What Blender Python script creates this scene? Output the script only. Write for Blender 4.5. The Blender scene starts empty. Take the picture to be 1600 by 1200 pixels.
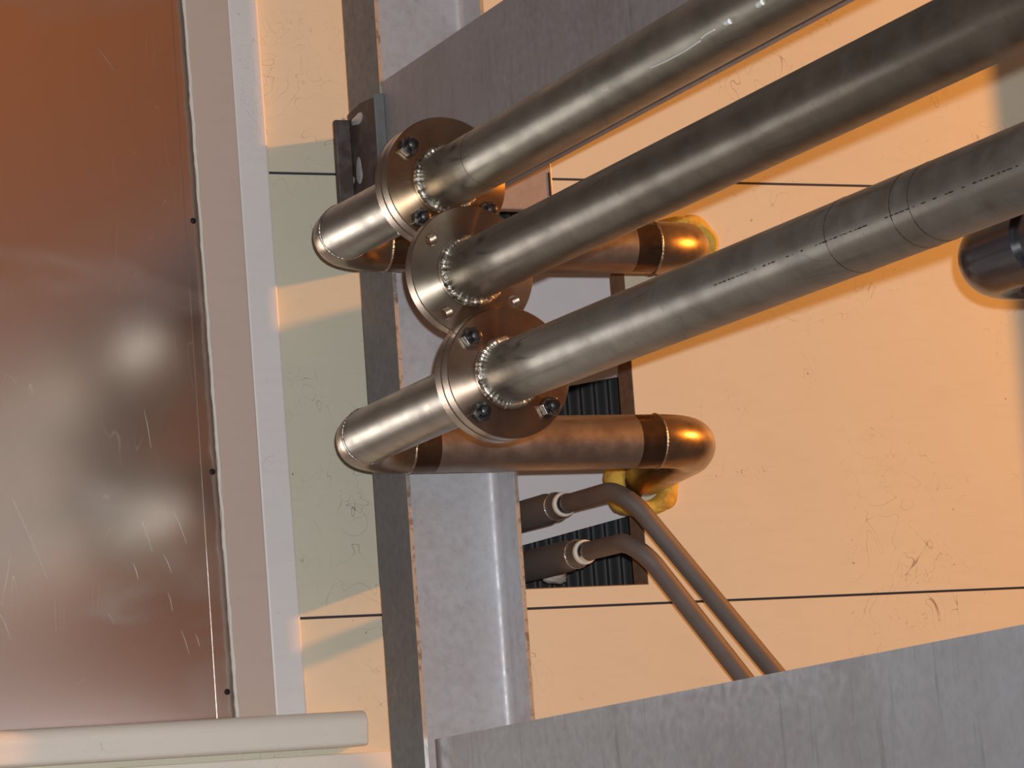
import bpy, bmesh, math, random
from mathutils import Vector, Matrix
random.seed(7)
S = bpy.context.scene
col = S.collection
pi = math.pi

# ------------------------------------------------------------------ camera
F = 4700.0                                     # focal length in pixels of the 1600 px wide photograph
H = 1.5                                        # camera height
n = Vector((-2109, 818, F)).normalized()       # into the wall, in camera axes (right, down, forward)
h = Vector((1, -.009, (2109 - 818 * .009) / F))
h = (h - n * h.dot(n)).normalized()
v = n.cross(h)
ROWS = (h, n, -v)                              # world X, Y, Z in camera axes
def to_world(c): return Vector((ROWS[0].dot(c), ROWS[1].dot(c), ROWS[2].dot(c)))
cd = bpy.data.cameras.new('camera'); cam = bpy.data.objects.new('camera', cd); col.objects.link(cam)
R, U, B = to_world(Vector((1, 0, 0))), to_world(Vector((0, -1, 0))), -to_world(Vector((0, 0, 1)))
cam.matrix_world = Matrix(((R.x, U.x, B.x, 0), (R.y, U.y, B.y, 0), (R.z, U.z, B.z, H), (0, 0, 0, 1)))
cd.sensor_width = 36; cd.sensor_fit = 'HORIZONTAL'; cd.lens = 36 * F / 1600; cd.clip_start = .05
S.camera = cam
def at(px, py, Y):                             # a point of the photograph on the plane at distance Y in front of the camera
    d = to_world(Vector((px - 800, py - 600, F))); d = d * (Y / d.y)
    return Vector((d.x, d.y, d.z + H))

# ------------------------------------------------------------------ world, lights, exposure
S.view_settings.view_transform = 'Standard'; S.view_settings.look = 'None'
S.view_settings.exposure = 0; S.view_settings.gamma = 1; S.view_settings.use_curve_mapping = False
w = bpy.data.worlds.new('hall'); S.world = w; w.use_nodes = True
nt = w.node_tree; nt.nodes.clear()
def N(t, **k):
    x = nt.nodes.new(t)
    for a, b in k.items(): setattr(x, a, b)
    return x
tc = N('ShaderNodeTexCoord'); out = N('ShaderNodeOutputWorld'); bg = N('ShaderNodeBackground')
def lobe(d, lo, hi, c0, prev):                 # soft orange glow added to the background for reflections in the metal
    dot = N('ShaderNodeVectorMath', operation='DOT_PRODUCT'); nt.links.new(tc.outputs['Generated'], dot.inputs[0])
    dot.inputs[1].default_value = Vector(d).normalized()
    mr = N('ShaderNodeMapRange', interpolation_type='SMOOTHSTEP')
    mr.inputs['From Min'].default_value = lo; mr.inputs['From Max'].default_value = hi
    nt.links.new(dot.outputs['Value'], mr.inputs['Value'])
    mx = N('ShaderNodeMixRGB'); nt.links.new(mr.outputs[0], mx.inputs[0])
    if hasattr(prev, 'links'): nt.links.new(prev, mx.inputs[1])
    else: mx.inputs[1].default_value = prev
    mx.inputs[2].default_value = c0
    return mx.outputs[0]
c = lobe((.20, -.94, .30), .982, .997, (.50, .150, .035, 1), (.098, .070, .060, 1))
c = lobe((.275, -.96, .035), .9972, .9994, (.62, .20, .04, 1), c)
c = lobe((.9, -.2, .5), .6, 1.0, (.40, .17, .06, 1), c)
nt.links.new(c, bg.inputs[0]); bg.inputs[1].default_value = 1.0
nt.links.new(bg.outputs[0], out.inputs[0])

def lamp(name, loc, power, color, radius):
    d = bpy.data.lights.new(name, 'POINT'); d.energy = power; d.color = color; d.shadow_soft_size = radius
    o = bpy.data.objects.new(name, d); col.objects.link(o); o.location = loc
    return o
fl = Vector((0, 0, H)) + R * .035 + U * .055
lamp('camera_flash', fl, 430, (.93, .98, 1), .012)
lamp('tungsten_lamp', (7.5, 2.5, H + 2.05), 1250, (1, .36, .045), .09)

# ------------------------------------------------------------------ materials
class M:
    def __init__(s, name, base=(.5, .5, .5), rough=.5, metal=0.0, **k):
        s.m = bpy.data.materials.new(name); s.m.use_nodes = True
        s.t = s.m.node_tree; s.p = s.t.nodes['Principled BSDF']
        s.p.inputs['Base Color'].default_value = (*base, 1); s.p.inputs['Roughness'].default_value = rough
        s.p.inputs['Metallic'].default_value = metal
        for a, b in k.items(): s.p.inputs[a].default_value = b
        s.tc = s.t.nodes.new('ShaderNodeTexCoord'); s.colout = None
    def noise(s, scale, detail=4, rough=.55, stretch=(1, 1, 1), dist=0, coord='Object', off=(0, 0, 0)):
        mp = s.t.nodes.new('ShaderNodeMapping'); mp.inputs['Scale'].default_value = stretch; mp.inputs['Location'].default_value = off
        s.t.links.new(s.tc.outputs[coord], mp.inputs[0])
        x = s.t.nodes.new('ShaderNodeTexNoise'); x.inputs['Scale'].default_value = scale
        x.inputs['Detail'].default_value = detail; x.inputs['Roughness'].default_value = rough; x.inputs['Distortion'].default_value = dist
        s.t.links.new(mp.outputs[0], x.inputs[0]); return x.outputs[0]
    def ramp(s, f, a, b, lo, hi):
        r = s.t.nodes.new('ShaderNodeMapRange'); r.inputs['From Min'].default_value = a; r.inputs['From Max'].default_value = b
        r.inputs['To Min'].default_value = lo; r.inputs['To Max'].default_value = hi
        s.t.links.new(f, r.inputs[0]); return r.outputs[0]
    def math(s, op, a, b):
        x = s.t.nodes.new('ShaderNodeMath'); x.operation = op
        for i, q in enumerate((a, b)):
            if hasattr(q, 'links'): s.t.links.new(q, x.inputs[i])
            else: x.inputs[i].default_value = q
        return x.outputs[0]
    def mix(s, fac, c2):                        # lay colour c2 over the base by factor
        x = s.t.nodes.new('ShaderNodeMixRGB')
        if hasattr(fac, 'links'): s.t.links.new(fac, x.inputs[0])
        else: x.inputs[0].default_value = fac
        if s.colout: s.t.links.new(s.colout, x.inputs[1])
        else: x.inputs[1].default_value = s.p.inputs['Base Color'].default_value
        x.inputs[2].default_value = (*c2, 1); s.colout = x.outputs[0]
        s.t.links.new(s.colout, s.p.inputs['Base Color']); return s
    def rough(s, f): s.t.links.new(f, s.p.inputs['Roughness']); return s
    def bump(s, f, strength=.2, dist=.002):
        b = s.t.nodes.new('ShaderNodeBump'); b.inputs['Strength'].default_value = strength; b.inputs['Distance'].default_value = dist
        s.t.links.new(f, b.inputs['Height']); s.t.links.new(b.outputs[0], s.p.inputs['Normal']); return s
    def lines(s, scale, width, mask_lo, mask_hi, stretch=(1, 1, 1), dist=1.0, ms=3, off=(0, 0, 0)):   # sparse hair-thin wandering lines
        a = s.noise(scale, 1, .5, stretch, dist, off=off)
        d = s.math('ABSOLUTE', s.math('SUBTRACT', a, .5), 0)
        l = s.ramp(d, 0, width, 1, 0)
        k = s.ramp(s.noise(ms, 3, .6, (1, 1, 1), off=(off[0] + 4, 1, 2)), mask_lo, mask_hi, 0, 1)
        return s.math('MULTIPLY', l, k)

def steel(name, base, rough, spots=True, lines=True, dark=.55, **k):
    m = M(name, base, rough, 1.0, **k)
    dk = tuple(x * dark for x in base)
    m.mix(m.ramp(m.noise(9, 5, .65), .45, .75, 0, .75), dk)
    m.mix(m.ramp(m.noise(40, 4, .7), .62, .78, 0, .55), tuple(x * .45 for x in base))
    if lines:                                   # extrusion lines and grit along the pipe (local Y)
        m.mix(m.ramp(m.noise(55, 3, .6, (1, .03, 1)), .58, .7, 0, .45), tuple(x * .6 for x in base))
        m.mix(m.lines(14, .012, .55, .62, (1, .12, 1)), tuple(x * .25 for x in base))
    if spots: m.mix(m.ramp(m.noise(130, 2, .5), .76, .80, 0, .8), (.05, .04, .035))
    m.rough(m.ramp(m.noise(25, 4, .6), .3, .7, rough - .07, rough + .1))
    m.bump(m.noise(160, 3, .6), .05, .001)
    return m.m

PIPE_A = steel('weathered_steel_a', (.46, .44, .38), .44)
PIPE_B = steel('weathered_steel_b', (.36, .33, .285), .43)
PIPE_C = steel('weathered_steel_c', (.50, .485, .44), .45)
STUB = steel('stub_steel', (.46, .42, .36), .36)
def tinted():
    m = M('bare_run_steel', (.47, .40, .35), .40, 1.0)
    m.mix(m.ramp(m.noise(7, 5, .65), .45, .75, 0, .8), (.33, .25, .2))
    m.mix(m.ramp(m.noise(45, 4, .7), .66, .8, 0, .6), (.12, .08, .06))
    m.rough(m.ramp(m.noise(25, 4, .6), .3, .7, .34, .5)); return m.m
RUN = tinted()
ELBOW = steel('elbow_steel', (.42, .30, .20), .30, lines=False)
HEAT = steel('heat_tinted_steel', (.20, .13, .085), .26, lines=False, dark=.5)
BEAD = M('weld_bead_steel', (.60, .55, .48), .42, 1.0); BEAD.mix(BEAD.ramp(BEAD.noise(60, 3), .45, .7, 0, .9), (.14, .1, .08)); BEAD.bump(BEAD.noise(260, 2), .5, .002); BEAD = BEAD.m
def flange_mat(name, base, tint):
    m = M(name, base, .36, 1.0, **{'Anisotropic': 1.0, 'Anisotropic Rotation': .25})
    tg = m.t.nodes.new('ShaderNodeTangent'); tg.direction_type = 'RADIAL'; tg.axis = 'Y'
    m.t.links.new(tg.outputs[0], m.p.inputs['Tangent'])
    m.mix(m.ramp(m.noise(14, 5, .65), .42, .7, 0, .75), tint)
    m.mix(m.ramp(m.noise(60, 3, .65), .68, .8, 0, .7), (.12, .06, .04))
    return m.m
FLANGE_A = flange_mat('flange_face_a', (.55, .41, .28), (.40, .21, .10))
FLANGE_B = flange_mat('flange_face_b', (.48, .42, .35), (.33, .23, .17))
FLANGE_C = flange_mat('flange_face_c', (.46, .36, .29), (.30, .17, .11))
BOLT = M('black_oxide_bolt', (.045, .042, .045), .38, .7); BOLT.rough(BOLT.ramp(BOLT.noise(300, 3), .3, .7, .25, .55)); BOLT = BOLT.m
NUT = M('worn_black_nut', (.10, .095, .09), .3, .9); NUT.mix(NUT.ramp(NUT.noise(150, 4), .5, .62, 0, .8), (.35, .34, .32)); NUT = NUT.m

RIM = M('turned_flange_rim', (.50, .41, .33), .27, 1.0); RIM.mix(RIM.ramp(RIM.noise(18, 5, .6), .45, .7, 0, .8), (.30, .17, .10)); RIM = RIM.m
def galv(name, base, tint, rough=.5, streak=(1, 1, 1), st=.3, metal=.75):
    m = M(name, base, rough, metal)
    m.mix(m.ramp(m.noise(5, 5, .6), .4, .65, 0, .7), tint)
    m.mix(m.ramp(m.noise(70, 3, .6), .45, .7, 0, .35), tuple(x * .7 for x in base))
    m.mix(m.ramp(m.noise(45, 4, .7, streak), .56, .78, 0, st), tuple(x * .45 for x in base))
    m.rough(m.ramp(m.noise(60, 3, .6), .3, .7, rough - .1, rough + .1)); return m.m
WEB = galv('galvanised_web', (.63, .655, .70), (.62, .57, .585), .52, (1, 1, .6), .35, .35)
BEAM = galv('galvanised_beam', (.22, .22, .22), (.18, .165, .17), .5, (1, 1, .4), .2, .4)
PLATE = galv('galvanised_plate', (.60, .61, .66), (.49, .475, .49), .5, (1, 1, .09), .9, .5)
PLATE_TOP = galv('dull_steel_plate', (.46, .42, .43), (.38, .335, .335), .52, (1, 1, .1), .5, .5)
EDGE = M('cut_steel_edge', (.75, .73, .68), .4, .8); EDGE.mix(EDGE.ramp(EDGE.noise(70, 3), .5, .65, 0, .8), (.35, .27, .22)); EDGE = EDGE.m
CLIP = M('rusty_bracket_steel', (.10, .065, .055), .55, .5); CLIP.mix(CLIP.ramp(CLIP.noise(35, 5), .45, .65, 0, .8), (.16, .15, .145)); CLIP = CLIP.m
DAUB = M('zinc_spray', (.60, .64, .66), .4, .6); DAUB.bump(DAUB.noise(200, 3), .5, .002); DAUB = DAUB.m

def wall_paint(name, base, dirt=1.0):
    m = M(name, base, .42, 0)
    m.mix(m.ramp(m.noise(2.2, 4, .6), .4, .75, 0, .30), tuple(x * .84 for x in base))
    m.mix(m.ramp(m.noise(12, 4, .6, (1, 1, 6)), .5, .8, 0, .22), tuple(x * .8 for x in base))
    m.mix(m.math('MULTIPLY', m.lines(7, .0035, .52, .60, (1, 1, 1), 3.5, 4), .75 * dirt), (.16, .11, .09))
    m.mix(m.math('MULTIPLY', m.lines(11, .005, .60, .64, (1, 1, 1), 4, 6, (3, 1, 7)), .85 * dirt), (.12, .085, .07))
    m.mix(m.math('MULTIPLY', m.ramp(m.noise(75, 2, .5), .745, .77, 0, .7), dirt), (.12, .09, .07))
    m.bump(m.noise(90, 3), .04, .001); return m.m
WALL = wall_paint('cream_wall_panel', (.74, .69, .55))
TRIM = wall_paint('white_trim_paint', (.90, .84, .82), .5)
BOARD = wall_paint('beige_frame_paint', (.70, .53, .45), .3)  # beige paint with a little orange lamplight put into the colour
LEDGE = wall_paint('ivory_ledge_paint', (.95, .85, .74), .2)
SEAL = M('white_sealant', (.85, .78, .70), .5); SEAL.bump(SEAL.noise(60, 3), .4, .003); SEAL = SEAL.m
JOINT = M('dark_joint', (.03, .035, .06), .6).m
REVEAL = M('brown_insulation_edge', (.22, .135, .085), .9); REVEAL.mix(REVEAL.ramp(REVEAL.noise(50, 4), .4, .7, 0, .7), (.12, .07, .045)); REVEAL = REVEAL.m
BLACK = M('black_corrugated_liner', (.035, .036, .04), .5); BLACK = BLACK.m
WHITE = M('white_insulation_board', (.90, .89, .95), .55); WHITE.mix(WHITE.ramp(WHITE.noise(4, 3), .4, .7, 0, .4), (.84, .80, .82)); WHITE = WHITE.m
FOAM = M('yellow_foam', (.80, .55, .09), .9); FOAM.mix(FOAM.ramp(FOAM.noise(30, 5, .7), .45, .65, 0, .8), (.50, .27, .05)); FOAM.bump(FOAM.noise(110, 4), .8, .004); FOAM = FOAM.m
TUBE = M('dull_grey_tube', (.17, .145, .135), .62, .25); TUBE.mix(TUBE.ramp(TUBE.noise(12, 5), .4, .7, 0, .7), (.12, .095, .085)); TUBE = TUBE.m
FIT = M('malleable_fitting', (.17, .15, .14), .5, .3); FIT = FIT.m
RING = M('pale_thread_seal', (.80, .78, .72), .45, 0).m
SHINE = M('zinc_collar', (.62, .66, .68), .25, 1.0).m
PVC = M('dark_grey_plastic', (.032, .034, .045), .22, 0, **{'Specular IOR Level': .7}); PVC.mix(PVC.ramp(PVC.noise(50, 3, .6, (1, .04, 1)), .5, .75, 0, .6), (.075, .07, .075)); PVC = PVC.m
RAG = M('crumpled_plastic_film', (.62, .55, .50), .35).m
SCREW = M('black_screw', (.02, .018, .016), .5, .5).m
def sheet():
    m = M('polished_aluminium_sheet', (.62, .55, .51), .24, 1.0)
    m.mix(m.math('MULTIPLY', m.lines(26, .006, .56, .60, (1, 1, .16), .5, 5), .7), (.95, .93, .9))
    smear = m.ramp(m.noise(3.2, 3, .5, (.8, 1, 1.6), .6), .56, .70, 0, 1)
    m.mix(m.math('MULTIPLY', smear, .2), (.95, .93, .9))
    m.rough(m.math('ADD', m.math('MULTIPLY', smear, .07), .225))
    m.bump(m.noise(2.2, 1, .5, (1, 1, 1.6)), .05, .01); return m.m
SHEET = sheet()

# ------------------------------------------------------------------ builders
def obj(name, bm, mat, parent=None, loc=None, smooth=False, bevel=0):
    me = bpy.data.meshes.new(name); bmesh.ops.recalc_face_normals(bm, faces=bm.faces)
    if loc is not None: bmesh.ops.translate(bm, verts=bm.verts, vec=-Vector(loc))
    bm.to_mesh(me); bm.free()
    for m in (mat if isinstance(mat, (list, tuple)) else [mat]): me.materials.append(m)
    if smooth:
        for p in me.polygons: p.use_smooth = True
        me.set_sharp_from_angle(angle=math.radians(35))
    o = bpy.data.objects.new(name, me); col.objects.link(o)
    if loc is not None: o.location = loc
    if parent:
        o.parent = parent
        if loc is None: o.location = -parent.location
        else: o.location = Vector(loc) - parent.location
    if bevel:
        b = o.modifiers.new('bevel', 'BEVEL'); b.width = bevel; b.segments = 2; b.limit_method = 'ANGLE'
    return o
def tag(o, label, cat, group=None):
    o['label'] = label; o['category'] = cat
    if group: o['group'] = group
    return o
def thing(name, loc, label, cat, group=None):
    o = bpy.data.objects.new(name, None); o.empty_display_size = .05; col.objects.link(o); o.location = loc
    return tag(o, label, cat, group)
def struct(o): o['kind'] = 'structure'; return o
def box(bm, a, b, mi=0):
    x0, y0, z0 = a; x1, y1, z1 = b
    vs = [bm.verts.new((x, y, z)) for x in (x0, x1) for y in (y0, y1) for z in (z0, z1)]
    for f in ((0, 1, 3, 2), (4, 6, 7, 5), (0, 4, 5, 1), (2, 3, 7, 6), (0, 2, 6, 4), (1, 5, 7, 3)):
        bm.faces.new([vs[i] for i in f]).material_index = mi
    return vs
def prism(bm, pts, off, mi=0):                  # planar polygon thickened by the vector off
    a = [bm.verts.new(p) for p in pts]; b = [bm.verts.new(Vector(p) + Vector(off)) for p in pts]
    bm.faces.new(a).material_index = mi; bm.faces.new(b[::-1]).material_index = mi
    k = len(a)
    for i in range(k): bm.faces.new((a[i], a[(i + 1) % k], b[(i + 1) % k], b[i])).material_index = mi
def sweep(bm, path, rad, seg=64, caps=True, wob=None):
    path = [Vector(p) for p in path]; k = len(path)
    T = [(path[min(i + 1, k - 1)] - path[max(i - 1, 0)]).normalized() for i in range(k)]
    a = T[0].orthogonal().normalized(); rings = []
    if abs(T[0].z) < .9: a = (Vector((0, 0, 1)) - T[0] * T[0].z).normalized()
    for i in range(k):
        a = (a - T[i] * a.dot(T[i])).normalized(); b = T[i].cross(a)
        r = rad[i] if isinstance(rad, (list, tuple)) else rad
        ring = []
        for j in range(seg):
            q = 2 * pi * j / seg; rr = r * (1 + (wob(i, j) if wob else 0))
            ring.append(bm.verts.new(path[i] + (a * math.cos(q) + b * math.sin(q)) * rr))
        rings.append(ring)
    for i in range(k - 1):
        for j in range(seg):
            bm.faces.new((rings[i][j], rings[i][(j + 1) % seg], rings[i + 1][(j + 1) % seg], rings[i + 1][j]))
    if caps: bm.faces.new(rings[0]); bm.faces.new(rings[-1][::-1])
    return rings
def tubemesh(path, rad, **k):
    bm = bmesh.new(); sweep(bm, path, rad, **k); return bm
def bend(a, c, b, r, k=18):                     # arc replacing corner c of the line a-c-b
    a, c, b = Vector(a), Vector(c), Vector(b)
    u = (a - c).normalized(); w_ = (b - c).normalized(); ang = u.angle(w_)
    t = r / math.tan(ang / 2); p0 = c + u * t; p1 = c + w_ * t
    o = c + (u + w_).normalized() * (r / math.sin(ang / 2)); d0 = p0 - o; ax = d0.cross(p1 - o).normalized()
    tot = pi - ang
    return [o + Matrix.Rotation(tot * i / k, 3, ax) @ d0 for i in range(k + 1)]
def bead_ring(center, axis, R_, r_, seg=150, lump=.3, sub=10):
    center = Vector(center); axis = Vector(axis).normalized(); a = axis.orthogonal().normalized(); b = axis.cross(a)
    bm = bmesh.new(); rings = []
    for i in range(seg):
        q = 2 * pi * i / seg; d = a * math.cos(q) + b * math.sin(q); ring = []
        rr = r_ * (1 + lump * (.5 * math.sin(i * 1.9) + .3 * math.sin(i * .37)) + random.uniform(-.10, .10))
        for j in range(sub):
            s = 2 * pi * j / sub; ring.append(bm.verts.new(center + d * (R_ + rr * math.cos(s)) + axis * rr * math.sin(s)))
        rings.append(ring)
    for i in range(seg):
        for j in range(sub):
            bm.faces.new((rings[i][j], rings[i][(j + 1) % sub], rings[(i + 1) % seg][(j + 1) % sub], rings[(i + 1) % seg][j]))
    return bm
def flange_mesh(x, z, y0, y1, R0=.0953, bore=.0445, holes=4, hr=.0095, bc=.0762, phase=pi / 4, ch=.0012):
    bm = bmesh.new(); sgn = 1 if y1 > y0 else -1
    def circ(cx, cz, r, y, k): return [bm.verts.new((cx + r * math.cos(2 * pi * i / k), y, cz + r * math.sin(2 * pi * i / k))) for i in range(k)]
    def strip(A, B_):
        for i in range(len(A)): bm.faces.new((A[i], A[(i + 1) % len(A)], B_[(i + 1) % len(A)], B_[i]))
    sides = []
    for y in (y0, y1):
        loops = [circ(x, z, R0 - ch, y, 96), circ(x, z, bore, y, 64)]
        for q in range(holes):
            a = phase + 2 * pi * q / holes; loops.append(circ(x + bc * math.cos(a), z + bc * math.sin(a), hr, y, 24))
        es = [bm.edges.new((L[i], L[(i + 1) % len(L)])) for L in loops for i in range(len(L))]
        bmesh.ops.triangle_fill(bm, use_beauty=True, use_dissolve=False, edges=es, normal=(0, 1, 0))
        sides.append(loops)
    o0 = circ(x, z, R0, y0 + ch * sgn, 96); o1 = circ(x, z, R0, y1 - ch * sgn, 96)
    strip(sides[0][0], o0); strip(o0, o1); strip(o1, sides[1][0])
    for a, b in zip(sides[0][1:], sides[1][1:]): strip(a, b)
    bm.normal_update()
    for f_ in bm.faces:
        if abs(f_.normal.y) < .9: f_.material_index = 1
    return bm

# ------------------------------------------------------------------ the setting: wall of cream panels with a service opening
YW = 4.88
r = .04445
j1 = at(900, 280.5, YW).z; j2 = at(900, 948, YW).z
ox1 = at(1000, 740, YW).x; oz0 = at(920, 917, YW).z; oz1 = at(860, 322, YW).z; ox0 = at(700, 600, YW).x
xl = at(0, 600, YW).x - .5; xr = at(1600, 600, YW).x + .6; zb = j2 - .85; zt = j1 + .85
bm = bmesh.new(); g = .0022; th = .055
def slab(x0, x1, z0, z1): box(bm, (x0, YW, z0), (x1, YW + th, z1), 0)
slab(xl, xr, zb, j2 - g); slab(xl, xr, j1 + g, zt)
slab(xl, ox0, j2 + g, j1 - g); slab(ox1, xr, j2 + g, j1 - g)
slab(ox0, ox1, oz1, j1 - g); slab(ox0, ox1, j2 + g, oz0)
struct(obj('wall_back', bm, WALL, bevel=.0008))
bm = bmesh.new()
for z in (j1, j2): box(bm, (xl, YW + .004, z - g), (xr, YW + th, z + g))
struct(obj('trim_1', bm, JOINT))
bm = bmesh.new()                                 # raw cut edge of the insulation inside the opening
box(bm, (ox1 - .0015, YW + .001, oz0), (ox1, YW + th, oz1)); box(bm, (ox0, YW + .001, oz0), (ox1, YW + th, oz0 + .0015))
struct(obj('trim_2', bm, REVEAL))

# black corrugated liner deep inside the opening
bm = bmesh.new(); yc = 5.32; per = .030; x0 = ox0 - .35; x1 = ox1 + .45; k = int((x1 - x0) / per) * 10
z0, z1 = oz0 - .3, oz1 + .2; pv = None
for i in range(k + 1):
    x = x0 + (x1 - x0) * i / k; y = yc + .009 * math.cos(2 * pi * i / 10)
    q = [bm.verts.new((x, y, z0)), bm.verts.new((x, y, z1)), bm.verts.new((x, yc + .03, z1)), bm.verts.new((x, yc + .03, z0))]
    if pv:
        for e in range(4): bm.faces.new((pv[e], pv[(e + 1) % 4], q[(e + 1) % 4], q[e]))
    else: bm.faces.new(q)
    pv = q
bm.faces.new(pv[::-1])
tag(obj('corrugated_liner', bm, BLACK, smooth=True), 'black corrugated liner deep inside the wall opening behind the pipes', 'liner')
yb = 5.27
for pts, lab in (([(690, 405), (1130, 405), (1100, 540), (985, 585), (690, 640)], 'off-white insulation board in the opening, the upper piece between the long pipes'),
                 ([(690, 668), (1030, 668), (1030, 793), (690, 887)], 'off-white insulation board in the opening, the lower piece behind the thin tubes')):
    bm = bmesh.new(); prism(bm, [at(a, b, yb) for a, b in pts], (0, .012, 0))
    tag(obj('insulation_board', bm, WHITE), lab, 'board')

# ------------------------------------------------------------------ left side: sheet, frame, trim, ledge
def vx(px_top, px_bot, Y): return (at(px_top, 0, Y).x + at(px_bot, 1115, Y).x) / 2
zL = at(300, 1128, 4.83).z
def rail(pt, pb, Y):                             # ends of a slightly slanting upright line, at zt and just under the ledge top
    a, b = at(pt, 0, Y), at(pb, 1115, Y); k_ = (a.x - b.x) / (a.z - b.z); zq = zL - .01
    return (Vector((b.x + k_ * (zt - b.z), Y, zt)), Vector((b.x + k_ * (zq - b.z), Y, zq)))
def upright(l, r_, Y, Yb):
    a, b = rail(*l, Y), rail(*r_, Y); bm = bmesh.new()
    prism(bm, [a[0], b[0], b[1], a[1]], (0, Yb - Y, 0)); return bm
struct(obj('trim_3', upright((355, 431), (402.5, 480.5), 4.855, YW), TRIM, bevel=.004))
struct(obj('trim_4', upright((289, 372), (356, 432), 4.84, YW), BOARD, bevel=.002))
q0, q1 = rail(288, 371, 4.8395)
p = [q1.lerp(q0, i / 150) + Vector((.0012 * math.sin(i * .9) * random.random(), .001 * random.random(), 0)) for i in range(151)]
struct(obj('trim_5', tubemesh(p, [.0030 + .0016 * random.random() ** 3 for _ in p], seg=10), SEAL, smooth=True))

sh = thing('metal_sheet', at(150, 600, 4.855), 'large shiny aluminium sheet with scratches in the frame at the left edge', 'metal sheet')
e0, e1 = rail(268, 338, 4.855); bm = bmesh.new()
prism(bm, [Vector((xl, 4.855, zt)), e0 + Vector((.02, 0, 0)), e1 + Vector((.02, 0, 0)), Vector((xl, 4.855, zL - .01))], (0, .005, 0))
obj('sheet', bm, SHEET, sh)
es = obj('edge_strip', upright((268, 339), (289, 372), 4.8538, 4.8552), SHEET, sh)
for px, py in ((302, 345), (332, 737), (355, 1081)):
    c0 = at(px, py, 4.8535); bm = bmesh.new()
    sweep(bm, [c0, c0 + Vector((0, -.0015, 0)), c0 + Vector((0, -.0028, 0))], [.0052, .0045, .002], seg=16)
    o = obj('screw', bm, SCREW, es); o.location = -es.location - sh.location

SCR = M('bright_scratch', (.50, .47, .45), .5, .3).m
for a in (((225, 640), (236, 700)), ((272, 800), (292, 850)), ((255, 865), (268, 895)), ((283, 985), (296, 1022)), ((208, 880), (216, 905)), ((262, 925), (270, 955)),
          ((305, 990), (312, 1010)), ((20, 780), (75, 905)), ((152, 75), (180, 112)), ((0, 960), (18, 1000)), ((120, 1068), (132, 1060)), ((170, 960), (178, 975)), ((222, 815), (238, 862))):
    p0, p1 = at(*a[0], 4.8548), at(*a[1], 4.8548)
    o = obj('scratch', tubemesh([p0, p0.lerp(p1, .4) + Vector((.0012, 0, 0)), p1], [.0001, .0005, .0002], seg=6), SCR, sh, smooth=True)
bm = bmesh.new(); yl = 4.80; top = at(300, 1124, yl).z; bot = at(300, 1181, yl).z; xe = at(577, 1140, yl).x
prof = []
for i in range(9):
    a = pi / 2 * i / 8; prof.append((yl + .022 - .022 * math.sin(a) , top - .0 - .022 + .022 * math.cos(a)))
prof = [(YW, top)] + prof + [(yl + .004, bot + .004), (yl + .010, bot), (YW, bot)]
prism(bm, [Vector((xl, a, b)) for a, b in prof], (xe - xl, 0, 0))
tag(obj('ledge', bm, LEDGE, bevel=.004), 'rounded ivory ledge along the bottom of the metal sheet', 'ledge')
bm = bmesh.new(); zz = at(300, 1192, 4.86).z
box(bm, (xl, 4.862, zz - .3), (at(611, 1175, 4.862).x + .05, YW, zz)); struct(obj('trim_6', bm, LEDGE, bevel=.003))

# ------------------------------------------------------------------ steel column (H section) and its plates
YB0, YB1 = 4.578, 4.725
bxl = vx(573, 671.5, YB0); bxr = vx(745.5, 845, YB0); t = .0065
cz0, cz1 = zb, zt
post = thing('steel_column', (bxl + .1, YB1, cz0), 'galvanised H-section steel column standing in front of the cream wall', 'column')
bm = bmesh.new(); box(bm, (bxl, YB0 + .0015, cz0), (bxl + t, YB1, cz1)); obj('flange_plate', bm, BEAM, post)  # shade of this side put into a darker galvanised tone
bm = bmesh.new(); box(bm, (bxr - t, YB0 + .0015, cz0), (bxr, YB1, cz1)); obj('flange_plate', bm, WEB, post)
ym = (YB0 + YB1) / 2 + .006
bm = bmesh.new(); box(bm, (bxl + t, ym, cz0), (bxr - t, ym + .008, cz1))
rr = .014                                         # root fillets
for sx, x_ in ((1, bxl + t), (-1, bxr - t)):
    pts = [Vector((x_, ym, cz0))] + [Vector((x_ + sx * (rr - rr * math.sin(a)), ym - (rr - rr * math.cos(a)), cz0)) for a in [pi / 2 * i / 8 for i in range(9)]]
    prism(bm, pts, (0, 0, cz1 - cz0))
obj('web', bm, WEB, post, smooth=True)
for x_ in (bxl, bxr - t):
    bm = bmesh.new(); box(bm, (x_, YB0, cz0), (x_ + t, YB0 + .0015, cz1)); obj('cut_edge', bm, EDGE, post)

for ya, yb_ in ((195, 392), (478, 880)):          # hidden blocks added behind the column to shade the wall strip
    bm = bmesh.new(); box(bm, (bxl + .085, YB1, at(600, yb_, 4.8).z), (bxr - .03, YW - .001, at(600, ya, 4.8).z))
    obj('shadow_block', bm, BEAM, post)
bm = bmesh.new(); box(bm, (3.838, YB0, cz0), (4.05, YB1, cz1)); struct(obj('shadow_post', bm, BEAM, bevel=.003))   # unseen post added beyond the frame to shade the wall's right edge
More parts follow.
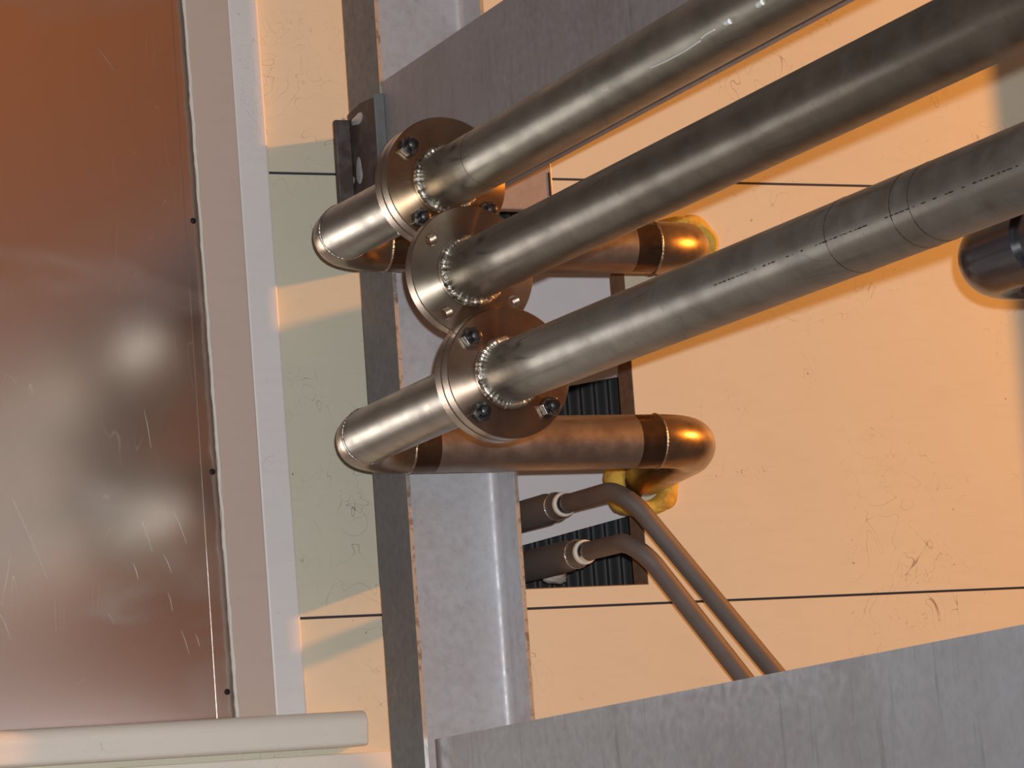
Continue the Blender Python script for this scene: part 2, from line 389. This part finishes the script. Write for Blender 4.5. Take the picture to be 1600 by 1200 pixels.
# flat side plates reaching from the column towards the viewer
a0 = at(596, 129, YB0 - .002); tp = .008
bm = bmesh.new(); hgt = a0.z - at(608, 384, YB0 - .002).z
zc = at(608, 333, YB0).z - a0.z
prism(bm, [a0, a0 + Vector((0, 0, zc)), a0 + Vector((0, -.16, zc)), a0 + Vector((0, -.16, -hgt)), a0 + Vector((0, -3.6, -hgt)), a0 + Vector((0, -3.6, 0))], (tp, 0, 0))
ap = thing('side_plate', a0 + Vector((0, 0, -hgt)), 'dull grey steel plate running from the column along the uppermost long pipe', 'steel plate')
obj('plate', bm, PLATE_TOP, ap)
bm = bmesh.new(); c1 = at(865, 300, YB0 - .012); box(bm, (a0.x + tp, YB0 - .012, at(800, 327, YB0 - .012).z), (c1.x, YB0 - .003, at(800, 210, YB0 - .012).z))
ep = obj('end_plate', bm, galv('lamplit_plate', (.44, .37, .33), (.38, .31, .27), .5, metal=.3), ap, bevel=.003)  # pink of the tungsten light put into the plate's colour
bm = bmesh.new(); sz = at(862, 285, YB0 - .012)
box(bm, (c1.x - .0085, YB0 - .0135, sz.z - .024), (c1.x - .0055, YB0 - .0115, sz.z + .017)); obj('dark_strip', bm, SCREW, ap)  # thin dark strip near the plate's right edge

b0 = at(680, 1155, YB0 - .002); b1 = at(1600, 980, 3.0)
Lp = 3.6; sl = math.tan(math.radians(1.35))
bm = bmesh.new(); prism(bm, [b0, b0 - Vector((0, 0, .32)), b0 + Vector((0, -Lp, Lp * sl - .32)), b0 + Vector((0, -Lp, Lp * sl))], (tp, 0, 0))
tag(obj('side_plate', bm, PLATE, loc=b0), 'broad galvanised steel plate crossing the lower right corner, end against the column', 'steel plate')

# angle clip with zinc daubs on the column's left side
k0 = at(575, 150, YB0 - .004)
cl = thing('angle_bracket', (bxl - .01, YB0, k0.z - .2), 'dark rusty angle bracket with pale paint daubs on the left side of the column', 'bracket')
zt_ = k0.z; zb_ = at(575, 330, YB0).z
bm = bmesh.new(); yk0, yk1 = YB0 - .006, YB0 + .128; xk = bxl - .012
prism(bm, [Vector((xk, yk0, zt_)), Vector((xk, yk0, zb_)), Vector((xk, yk1, zb_)), Vector((xk, yk1, zt_ + .0)), Vector((xk, yk1 - .06, zt_ + .006))], (.009, 0, 0))
obj('side_leg', bm, CLIP, cl, bevel=.0015)
bm = bmesh.new(); box(bm, (xk - .028, yk1 - .012, zb_), (xk, yk1, zt_ - .012)); obj('back_leg', bm, CLIP, cl, bevel=.002)
bm = bmesh.new(); box(bm, (xk - .004, yk0 - .004, zb_), (xk + .014, yk0, zt_ + .004)); obj('front_lip', bm, BEAM, cl, bevel=.001)
for px, py, rx, rz in ((557, 188, .017, .012), (536, 205, .014, .017), (561, 266, .012, .018), (545, 288, .018, .014)):
    d = to_world(Vector((px - 800, py - 600, F))); d = d * (xk / d.x); c0 = Vector((xk, d.y, d.z + H))
    bm = bmesh.new(); bmesh.ops.create_icosphere(bm, subdivisions=3, radius=1)
    for q in bm.verts:
        f = 1 + .25 * math.sin(q.co.y * 2.2 + px) + .15 * math.cos(q.co.z * 3 + py)
        q.co = Vector((q.co.x * .0022, q.co.y * rx * f * 1.3, q.co.z * rz * f)) + c0
    obj('paint_daub', bm, DAUB, cl, smooth=True)

# ------------------------------------------------------------------ the three long pipes with flanges
PX = {'A': (1.7349, .9243 + H), 'B': (1.7239, .7692 + H), 'C': (1.7557, .6158 + H)}
YF = {'A': 3.988, 'B': 3.892, 'C': 3.861}        # front face of each flange
TH = .0225
def hexa(R_, y0, y1, x, z, rot):
    bm = bmesh.new(); pts = [Vector((x + R_ * math.cos(rot + pi / 3 * i), y0, z + R_ * math.sin(rot + pi / 3 * i))) for i in range(6)]
    prism(bm, pts, (0, y1 - y0, 0)); return bm
def YM(px, py):                                  # where the ring seen at this spot sits along the lowest pipe
    d = to_world(Vector((px - 800, py - 600, F))); return d.y * PX['C'][0] / d.x
def long_pipe(key, mat, fm, phase, label, y_end, marks):
    x, z = PX[key]; y = YF[key]
    rt = thing('flanged_pipe', (x, y, z), label, 'pipe', 'long flanged pipes running towards the viewer')
    c = Vector((x, y, z))
    o = obj('pipe_body', tubemesh([(x, yy, z) for yy in (y - .004, y - .02, y - .3, y - .8, y_end)], r, seg=96), mat, rt, loc=c, smooth=True)
    obj('flange', flange_mesh(x, z, y, y + TH, phase=phase), [fm, RIM], rt, loc=(x, y + TH / 2, z), smooth=True)
    obj('weld_bead', bead_ring((x, y - .003, z), (0, 1, 0), r + .0022, .0058, lump=.12), BEAD, rt, smooth=True)
    bm = bmesh.new(); sweep(bm, [(x, y, z), (x, y - .003, z)], r + .010, seg=80); obj('raised_hub', bm, fm, rt, loc=(x, y, z), smooth=True)
    for yy in marks:
        obj('weld_seam', bead_ring((x, yy, z), (0, 1, 0), r - .0008, .0011, lump=.1, sub=8), HEAT, rt, smooth=True)
    return rt
long_pipe('A', PIPE_A, FLANGE_A, pi * .285, 'uppermost of the three long steel pipes, bolted flange and white paint flecks', .8, (3.83,))
long_pipe('B', PIPE_B, FLANGE_B, pi * .30, 'middle long steel pipe, the darkest one, its flange empty with open bolt holes', .8, ())
pc = long_pipe('C', PIPE_C, FLANGE_C, pi * .27, 'lowest of the three long steel pipes, pale grey with bolted flange', .8, (YM(1443, 318), YM(1472, 306), YM(1340, 360)))
# white paint flecks on pipe A: thin raised dashes on its left-facing surface
pa = [o for o in bpy.data.objects if o.name == 'flanged_pipe'][0]
def on_pipe(key, px, py):
    x, z = PX[key]; d = to_world(Vector((px - 800, py - 600, F))); dx, dz = d.x, d.z; zz_ = z - H
    A_ = dx * dx + dz * dz; B_ = -2 * (dx * x + dz * zz_); C_ = x * x + zz_ * zz_ - (r + .0003) ** 2
    s = (-B_ - math.sqrt(max(0, B_ * B_ - 4 * A_ * C_))) / (2 * A_); q = d * s
    return Vector((q.x, q.y, q.z + H))
WP = M('white_paint_fleck', (.85, .85, .82), .5).m
for a in (((1016, 106), (1040, 96), (1070, 80), (1094, 64)), ((1096, 60), (1103, 54), (1117, 46)), ((1134, 36), (1141, 33)), ((1184, 8), (1192, 3)), ((940, 142), (950, 138))):
    pts = [on_pipe('A', *q) for q in a]; wd = .0036 if a[0][0] > 1130 else .0011
    obj('paint_fleck', tubemesh(pts, [wd] * len(pts), seg=8), WP, pa, smooth=True)

def dashes(line, parent, y_lo=0):                # stencilled dotted line along the lowest pipe
    pts = [on_pipe('C', *q) for q in line]; bm = bmesh.new(); L = (pts[-1] - pts[0]).length; k_ = int(L / .011)
    for i in range(k_):
        if random.random() < .3: continue
        a, b = pts[0].lerp(pts[-1], i / k_), pts[0].lerp(pts[-1], (i + random.uniform(.25, .75)) / k_)
        sweep(bm, [a, b], random.uniform(.0004, .0009), seg=6)
    obj('dotted_marking', bm, SCREW, parent, smooth=True)
dashes(((1590, 259), (1100, 452)), pc)

# ------------------------------------------------------------------ bent pipes behind the flanges
def bent(key, YR, rr_, Xp, Zr, pend, label, Rb, Ywend):
    x, z = PX[key]; y = YF[key] + TH + .0025
    rt = thing('bent_pipe', (x, y, z), label, 'pipe', 'bent pipes returning to the wall')
    obj('flange', flange_mesh(x, z, y + TH, y, phase={'A': pi * .285, 'C': pi * .27}[key]), [{'A': FLANGE_A, 'C': FLANGE_C}[key], RIM], rt, loc=(x, y + TH / 2, z), smooth=True)
    bm = bmesh.new(); sweep(bm, [(x, y - .0025, z), (x, y, z)], .0635, seg=64, caps=True); obj('gasket', bm, SCREW, rt)
    a = Vector((x, y, z)); c1 = Vector((x, YR, Zr)); c2 = Vector((Xp, YR, Zr)); e = Vector(pend)
    b1 = bend(a, c1, c2, Rb); b2 = bend(c1, c2, e, .105)
    obj('stub', tubemesh([a, a.lerp(b1[0], .5), b1[0]], r, seg=80), STUB, rt, loc=a, smooth=True)
    k = len(b1) - 1
    obj('elbow', tubemesh(b1, [r + (rr_ - r) * i / k for i in range(k + 1)], seg=80), ELBOW, rt, smooth=True)
    d = (c2 - c1).normalized(); h0 = b1[-1] + d * .045; h1 = b2[0] - d * .045
    obj('heat_band', tubemesh([b1[-1], h0], rr_, seg=80), HEAT, rt, smooth=True)
    obj('straight_run', tubemesh([h0, h0.lerp(h1, .5), h1], rr_, seg=80), RUN, rt, smooth=True)
    obj('heat_band', tubemesh([h1, b2[0]], rr_, seg=80), HEAT, rt, smooth=True)
    obj('elbow', tubemesh(b2 + [e], rr_, seg=80), ELBOW, rt, smooth=True)
    for p_, ax in ((b1[0], (0, 1, 0)), (b1[-1], d), (b2[0], d)):
        obj('weld_seam', bead_ring(p_, ax, (r if ax == (0, 1, 0) else rr_) - .0004, .0022, lump=.25, sub=8), BEAD, rt, smooth=True)
    return rt
YD = 4.525; YE = 4.515
zD = at(900, 691.5, YD).z; xD = at(1096, 692, YD).x
zE = at(900, 385.5, YE).z; xE = at(1074, 384, YE).x
fD = at(1012, 738, YW)
fE = at(1068, 391, YW)
bent('C', YD, .0460, xD, zD, fD + Vector((0, .05, 0)), 'lower bent pipe, from the lowest flange around to the wall, heat-tinted rounded elbow', .108, YW)
dashes(((546, 683), (680, 632)), [o for o in bpy.data.objects if o.name == 'bent_pipe'][0])
bent('A', YE, .0450, xE, zE, at(1040, 398, YW + .05), 'upper bent pipe behind the middle long pipe, glowing orange elbow at the wall', .108, YW)

def foam(c, R_, depth, ex, label, seedv):
    random.seed(seedv); bm = bmesh.new(); seg, sub = 64, 16; rings = []
    for i in range(seg):
        q = 2 * pi * i / seg; w_ = R_ * (1 + .05 * math.sin(3 * q + seedv) + .03 * math.sin(7 * q) + random.uniform(-.012, .012)); inn = .038
        mid = (w_ + inn) / 2; hw = (w_ - inn) / 2; ring = []
        for j in range(sub):
            s = 2 * pi * j / sub
            ring.append(bm.verts.new((c.x + math.cos(q) * (mid + hw * math.cos(s)) + ex * 0, c.y - .001 - max(-.02, depth * math.sin(s)) * (1 + .15 * math.sin(5 * q)), c.z + math.sin(q) * (mid + hw * math.cos(s)))))
        rings.append(ring)
    for i in range(seg):
        for j in range(sub): bm.faces.new((rings[i][j], rings[i][(j + 1) % sub], rings[(i + 1) % seg][(j + 1) % sub], rings[(i + 1) % seg][j]))
    return tag(obj('foam_collar', bm, FOAM, smooth=True), label, 'foam', 'yellow foam collars')
foam(at(1002, 751, YW), .071, .028, 0, 'yellow foam collar at the wall beneath the lower rounded elbow', 3)
foam(at(1068, 392, YW), .068, .03, 0, 'yellow foam collar at the wall behind the orange-lit upper elbow', 5)

# ------------------------------------------------------------------ bolts
def bolt(key, ang, label):
    x, z = PX[key]; y = YF[key]; bx, bz = x + .0762 * math.cos(ang), z + .0762 * math.sin(ang)
    rt = thing('hex_bolt', (bx, y, bz), label, 'bolt', 'bolts in the pipe flanges')
    rot = random.uniform(0, 1)
    obj('nut', hexa(.0150, y - .0005, y - .0135, bx, bz, rot), NUT, rt, bevel=.001)
    obj('nut', hexa(.0150, y + 2 * TH + .003, y + 2 * TH + .017, bx, bz, rot + .3), NUT, rt, bevel=.001)
    obj('bolt_end', tubemesh([(bx, y + 2 * TH + .024, bz), (bx, y - .022, bz), (bx, y - .0265, bz), (bx, y - .0285, bz)], [.0085, .0085, .0075, .004], seg=24), BOLT, rt, smooth=True)
for key, ph, w3 in (('A', pi * .285, 'uppermost'), ('C', pi * .27, 'lowest')):
    for q, place in ((1, 'upper left'), (2, 'lower left'), (3, 'lower right')):
        bolt(key, ph + q * pi / 2, 'black hex bolt at the %s of the flange on the %s long pipe' % (place, w3))

# ------------------------------------------------------------------ thin bent tubes in the opening
def thin(c_px, deep_px_y, end_px, yb_, label, rr_=.0164, dep=.27):
    c = at(*c_px, yb_); a = c + Vector((0, dep, 0)); e = at(*end_px, yb_); e = c + (e - c) * 1.35
    rt = thing('bent_tube', c, label, 'pipe', 'thin bent tubes')
    b = bend(a, c, e, .062)
    y1 = c.y + deep_px_y
    obj('tube', tubemesh([Vector((c.x, y1 + .05, c.z)), b[0]] + b[1:] + [e], rr_, seg=40), TUBE, rt, smooth=True)
    obj('thread_ring', tubemesh([(c.x, y1 - .004, c.z), (c.x, y1 - .002, c.z), (c.x, y1 + .004, c.z)], [.0195, .0218, .0225], seg=32), RING, rt, smooth=True)
    obj('nipple', tubemesh([(c.x, y1 - .018, c.z), (c.x, y1, c.z)], [.0178, .0190], seg=32), SHINE, rt, smooth=True)
    ft = obj('fitting', tubemesh([(c.x, y1 + .004, c.z), (c.x, y1 + .03, c.z), (c.x, y1 + .034, c.z), (c.x, y1 + .065, c.z), (c.x, y1 + .075, c.z), (c.x, y1 + .30, c.z)], [.0225, .0235, .0250, .0255, .0285, .0285], seg=32), FIT, rt, smooth=True)
    o = obj('collar', bead_ring((c.x, y1 + .034, c.z), (0, 1, 0), .0243, .0022, lump=0), SHINE, rt, smooth=True)
thin((972, 762), .235, (1212, 1052), 4.60, 'thin grey tube, the upper right one, bending out of the wall opening')
thin((992, 843), .20, (1164, 1062), 4.60, 'thin grey tube, the lower left one, with pale ring and film scrap behind')
# scrap of film hanging beneath the lower fitting
c0 = at(867, 901, 5.10); bm = bmesh.new(); bmesh.ops.create_icosphere(bm, subdivisions=4, radius=1)
for q in bm.verts:
    f = 1 + .22 * math.sin(3.1 * q.co.x + 2) * math.cos(2.3 * q.co.z) + .12 * abs(math.sin(6 * q.co.z + 3 * q.co.x))
    q.co = Vector((q.co.x * .026 * f, q.co.y * .016 * f, q.co.z * .014 * f)) + c0
tag(obj('film_scrap', bm, RAG, smooth=True), 'small crumpled pale film scrap below the lower thin tube fitting in the opening', 'scrap')

# ------------------------------------------------------------------ dark plastic elbow at the right edge
rp = .0555
yv = 3.62; c = at(1526, 409, yv)
c = Vector((c.x, c.y, c.z)); a = c + Vector((0, -.75, 0)); e = c + Vector((.6, 0, 0))
rt = thing('plastic_elbow', c, 'dark grey glossy plastic pipe elbow at the right edge below the lowest long pipe', 'pipe')
b = bend(a, c, e, .075)
obj('elbow_body', tubemesh([b[0] + Vector((0, -.05, 0))] + b + [b[-1] + Vector((.05, 0, 0))], rp, seg=64), PVC, rt, smooth=True)
obj('socket', tubemesh([b[0] + Vector((0, -.05, 0)), b[0] + Vector((0, -.052, 0)), b[0] + Vector((0, -.10, 0))], [rp, rp + .004, rp + .004], seg=64), PVC, rt, smooth=True)
obj('pipe_end', tubemesh([b[0] + Vector((0, -.10, 0)), b[0] + Vector((0, -.35, 0))], rp - .004, seg=64), PVC, rt, smooth=True)
obj('socket', tubemesh([b[-1] + Vector((.05, 0, 0)), b[-1] + Vector((.052, 0, 0)), b[-1] + Vector((.10, 0, 0))], [rp, rp + .004, rp + .004], seg=64), PVC, rt, smooth=True)
obj('pipe_end', tubemesh([b[-1] + Vector((.10, 0, 0)), e], rp - .004, seg=64), PVC, rt, smooth=True)
